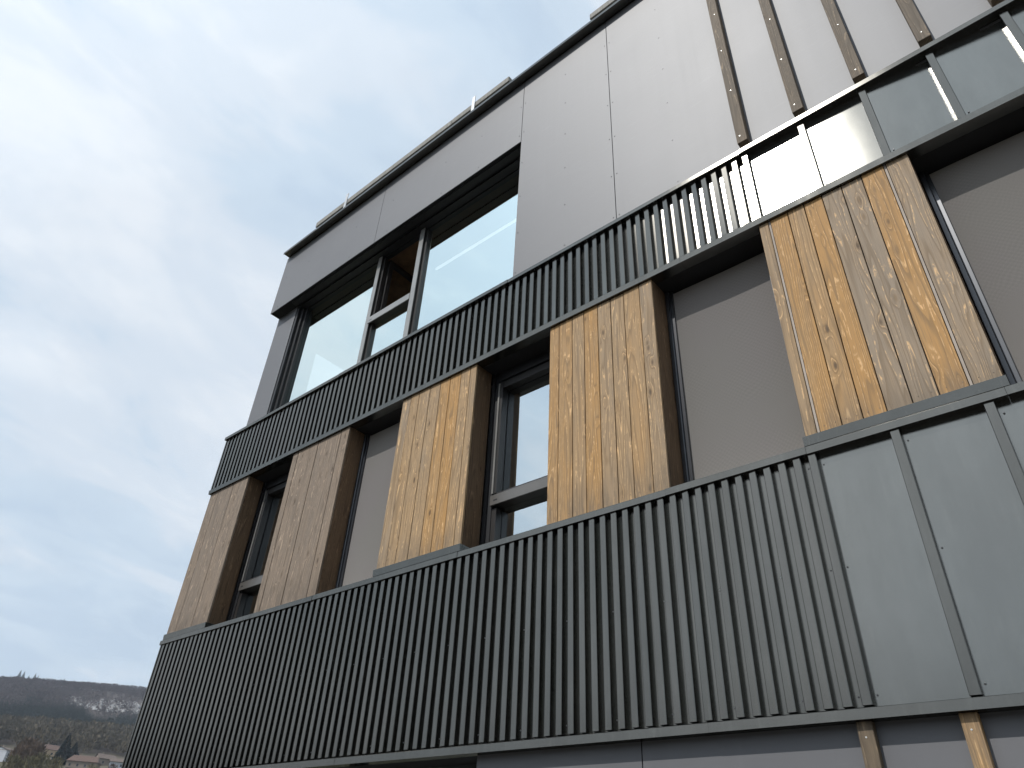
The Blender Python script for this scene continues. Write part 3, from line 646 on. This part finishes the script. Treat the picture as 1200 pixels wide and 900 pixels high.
TILE = simple('brown_roof_tile', (0.085, 0.052, 0.040), 0.85, var=0.3, scale=1.5)
TILE2 = simple('grey_brown_tile', (0.10, 0.075, 0.062), 0.85, var=0.3, scale=1.5)
REND = {'cream': simple('cream_render', (0.19, 0.155, 0.125), 0.9), 'white': simple('white_render', (0.40, 0.41, 0.44), 0.9), 'ochre': simple('ochre_render', (0.38, 0.29, 0.19), 0.9)}
WIN = simple('window_dark', (0.03, 0.035, 0.04), 0.2)
def house(px, py, w, dp, h, rise, rz, wall, tile, label, hip=0.0, chim=True, zoff=0.0):
    q = place(px, py)
    if q is None: return
    x, y, z, t = q
    face = math.atan2(-(y + 4.6), -x) + math.pi / 2                   # local -y looks at the viewer
    o = empty('house', (x, y, z - 0.6 + zoff), face + rz, label, 'house', 'houses on the lower slope')
    b = MB(); b.box(-w / 2, w / 2, -dp / 2, dp / 2, 0, h, skip='u')
    for s in (-1, 1): b.face([(s * w / 2, -dp / 2, h), (s * w / 2, dp / 2, h), (s * (w / 2 - hip * .98), 0, h + rise * .98)])
    b.build('wall', REND[wall], o)
    e = .5; b = MB(); rx = w / 2 + e - hip * 1.05
    a = [(-w / 2 - e, -dp / 2 - e, h - .2), (w / 2 + e, -dp / 2 - e, h - .2), (w / 2 + e, dp / 2 + e, h - .2), (-w / 2 - e, dp / 2 + e, h - .2)]; r0, r1 = (-rx, 0, h + rise), (rx, 0, h + rise)
    for th in (0.0, .22):
        aa = [(p[0], p[1], p[2] + th) for p in a]; q0, q1 = (r0[0], 0, r0[2] + th), (r1[0], 0, r1[2] + th)
        b.face([aa[0], aa[1], q1, q0]); b.face([aa[2], aa[3], q0, q1])
        if hip: b.face([aa[1], aa[2], q1]); b.face([aa[3], aa[0], q0])
    for i in range(4):
        j = (i + 1) % 4; b.face([a[i], a[j], (a[j][0], a[j][1], a[j][2] + .22), (a[i][0], a[i][1], a[i][2] + .22)])
    rf = b.build('roof', tile, o)
    if chim: b = MB(); b.box(-w * .22, -w * .22 + .8, .5, 1.2, h + rise * .4, h + rise + 1.1); b.box(-w * .22 - .1, -w * .22 + .9, .4, 1.3, h + rise + 1.11, h + rise + 1.3); b.build('chimney', REND['cream'], rf)
    n = max(2, int(w / 4))
    for i in range(n):
        xx = lerp(-w / 2, w / 2, (i + .5) / n)
        for zz in ((1.0, 2.3), (3.7, 5.0)):
            if zz[1] < h: b = MB(); b.box(xx - .55, xx + .55, -dp / 2 - .06, -dp / 2 + .05, *zz); b.build('window', WIN, o)
    for s in (-1, 1):
        b = MB(); b.box(s * w / 2 - .05, s * w / 2 + .06, -.6, .5, 1.1, 2.4); b.build('window', WIN, o)
house(57, 886, 14, 11, 4.0, 3.4, .25, 'ochre', TILE, 'house under a wide brown hipped roof left of the dark conifer', hip=3.2)
house(96, 901, 17, 11, 3.8, 3.4, -.2, 'cream', TILE, 'long low brown roofed house right of the small round conifer', hip=2)
house(121, 897, 11, 9, 3.8, 2.8, .4, 'cream', TILE2, 'grey brown roofed house near the corner of the ribbed wall')
house(1, 893, 10, 10, 6.8, 1.6, .9, 'white', TILE2, 'white walled house at the left edge of the view')
house(38, 867, 9, 8, 5.4, 1.8, -.4, 'white', TILE2, 'pale house half hidden behind the leafless tree tops')
house(24, 872, 9, 8, 5.0, 1.8, .5, 'cream', TILE2, 'small cream house furthest up behind the brown tree', chim=False)
house(136, 900, 9, 8, 3.6, 2.0, 0, 'white', TILE2, 'flat pale house closest to the ribbed metal wall', chim=False)
house(82, 871, 8, 8, 4.6, 1.6, .2, 'cream', TILE, 'small house peeping out above the round conifer', chim=False)
def at(px, py, *a, **k):
    q = place(px, py)
    if q is not None: blade_tree(k.pop('name'), q[0], q[1], q[2] - .3, *a)
at(56, 873, 17, 5.5, 1300, 'conifer', NC, 'broad dark conifer rising behind the brown hipped roof', 'tree', name='conifer_tree')
at(69, 897, 19, 5.0, 1300, 'conifer', NC, 'tall dark conifer right of the brown hipped roof', 'tree', name='conifer_tree')
at(82, 893, 12, 4.2, 1300, 'conifer', NC, 'small rounded dark conifer between two brown roofs', 'tree', name='conifer_tree')
NB3 = simple('rust_twigs', (0.105, 0.075, 0.055), 0.95, var=0.3, scale=0.2, spec=0.1); NB4 = simple('green_twigs', (0.12, 0.108, 0.062), 0.95, var=0.3, scale=0.2, spec=0.1)
for px, py, h, r, n, mt, lab in (
        (22, 905, 15, 5.0, 700, NB3, 'tallest rusty brown leafless tree in front of the houses'), (33, 907, 13, 4.4, 600, NB3, 'rusty leafless tree left of the brown hipped roof'),
        (13, 907, 12, 4.0, 500, NB3, 'slim rusty leafless tree beside the white house'), (41, 911, 9, 3.4, 420, NB4, 'low olive leafless tree below the brown hipped roof'),
        (28, 914, 8, 4.0, 420, NB4, 'spreading olive bush at the foot of the rusty trees'), (7, 913, 8, 3.4, 400, NB4, 'olive bush at the bottom left edge of the view'),
        (58, 913, 8, 3.2, 400, NB4, 'olive leafless tree below the tall dark conifer'), (103, 914, 6, 3.0, 320, NB4, 'small olive tree below the long brown roof'),
        (128, 912, 6, 2.6, 300, NB3, 'small rusty tree nearest the ribbed metal wall')):
    at(px, py, h, r, n, 'bare', mt, lab, 'tree', name='bare_tree')

# ------------------------------------------------------------------ air
def haze():
    b = MB(); b.box(-6800, 6800, -6800, 6800, -12.0, 420.0)
    t = NT('haze_air'); t.t.nodes.remove(t.b); v = t.n('ShaderNodeVolumePrincipled'); v.inputs['Color'].default_value = (0.80, 0.88, 1.0, 1); v.inputs['Density'].default_value = 0.0001; v.inputs['Anisotropy'].default_value = 0.2
    t.l(v.outputs[0], t.out.inputs['Volume'])
    o = b.build('haze', t.m); tag(o, 'thin bluish air over the valley', None, None, 'stuff')
haze()
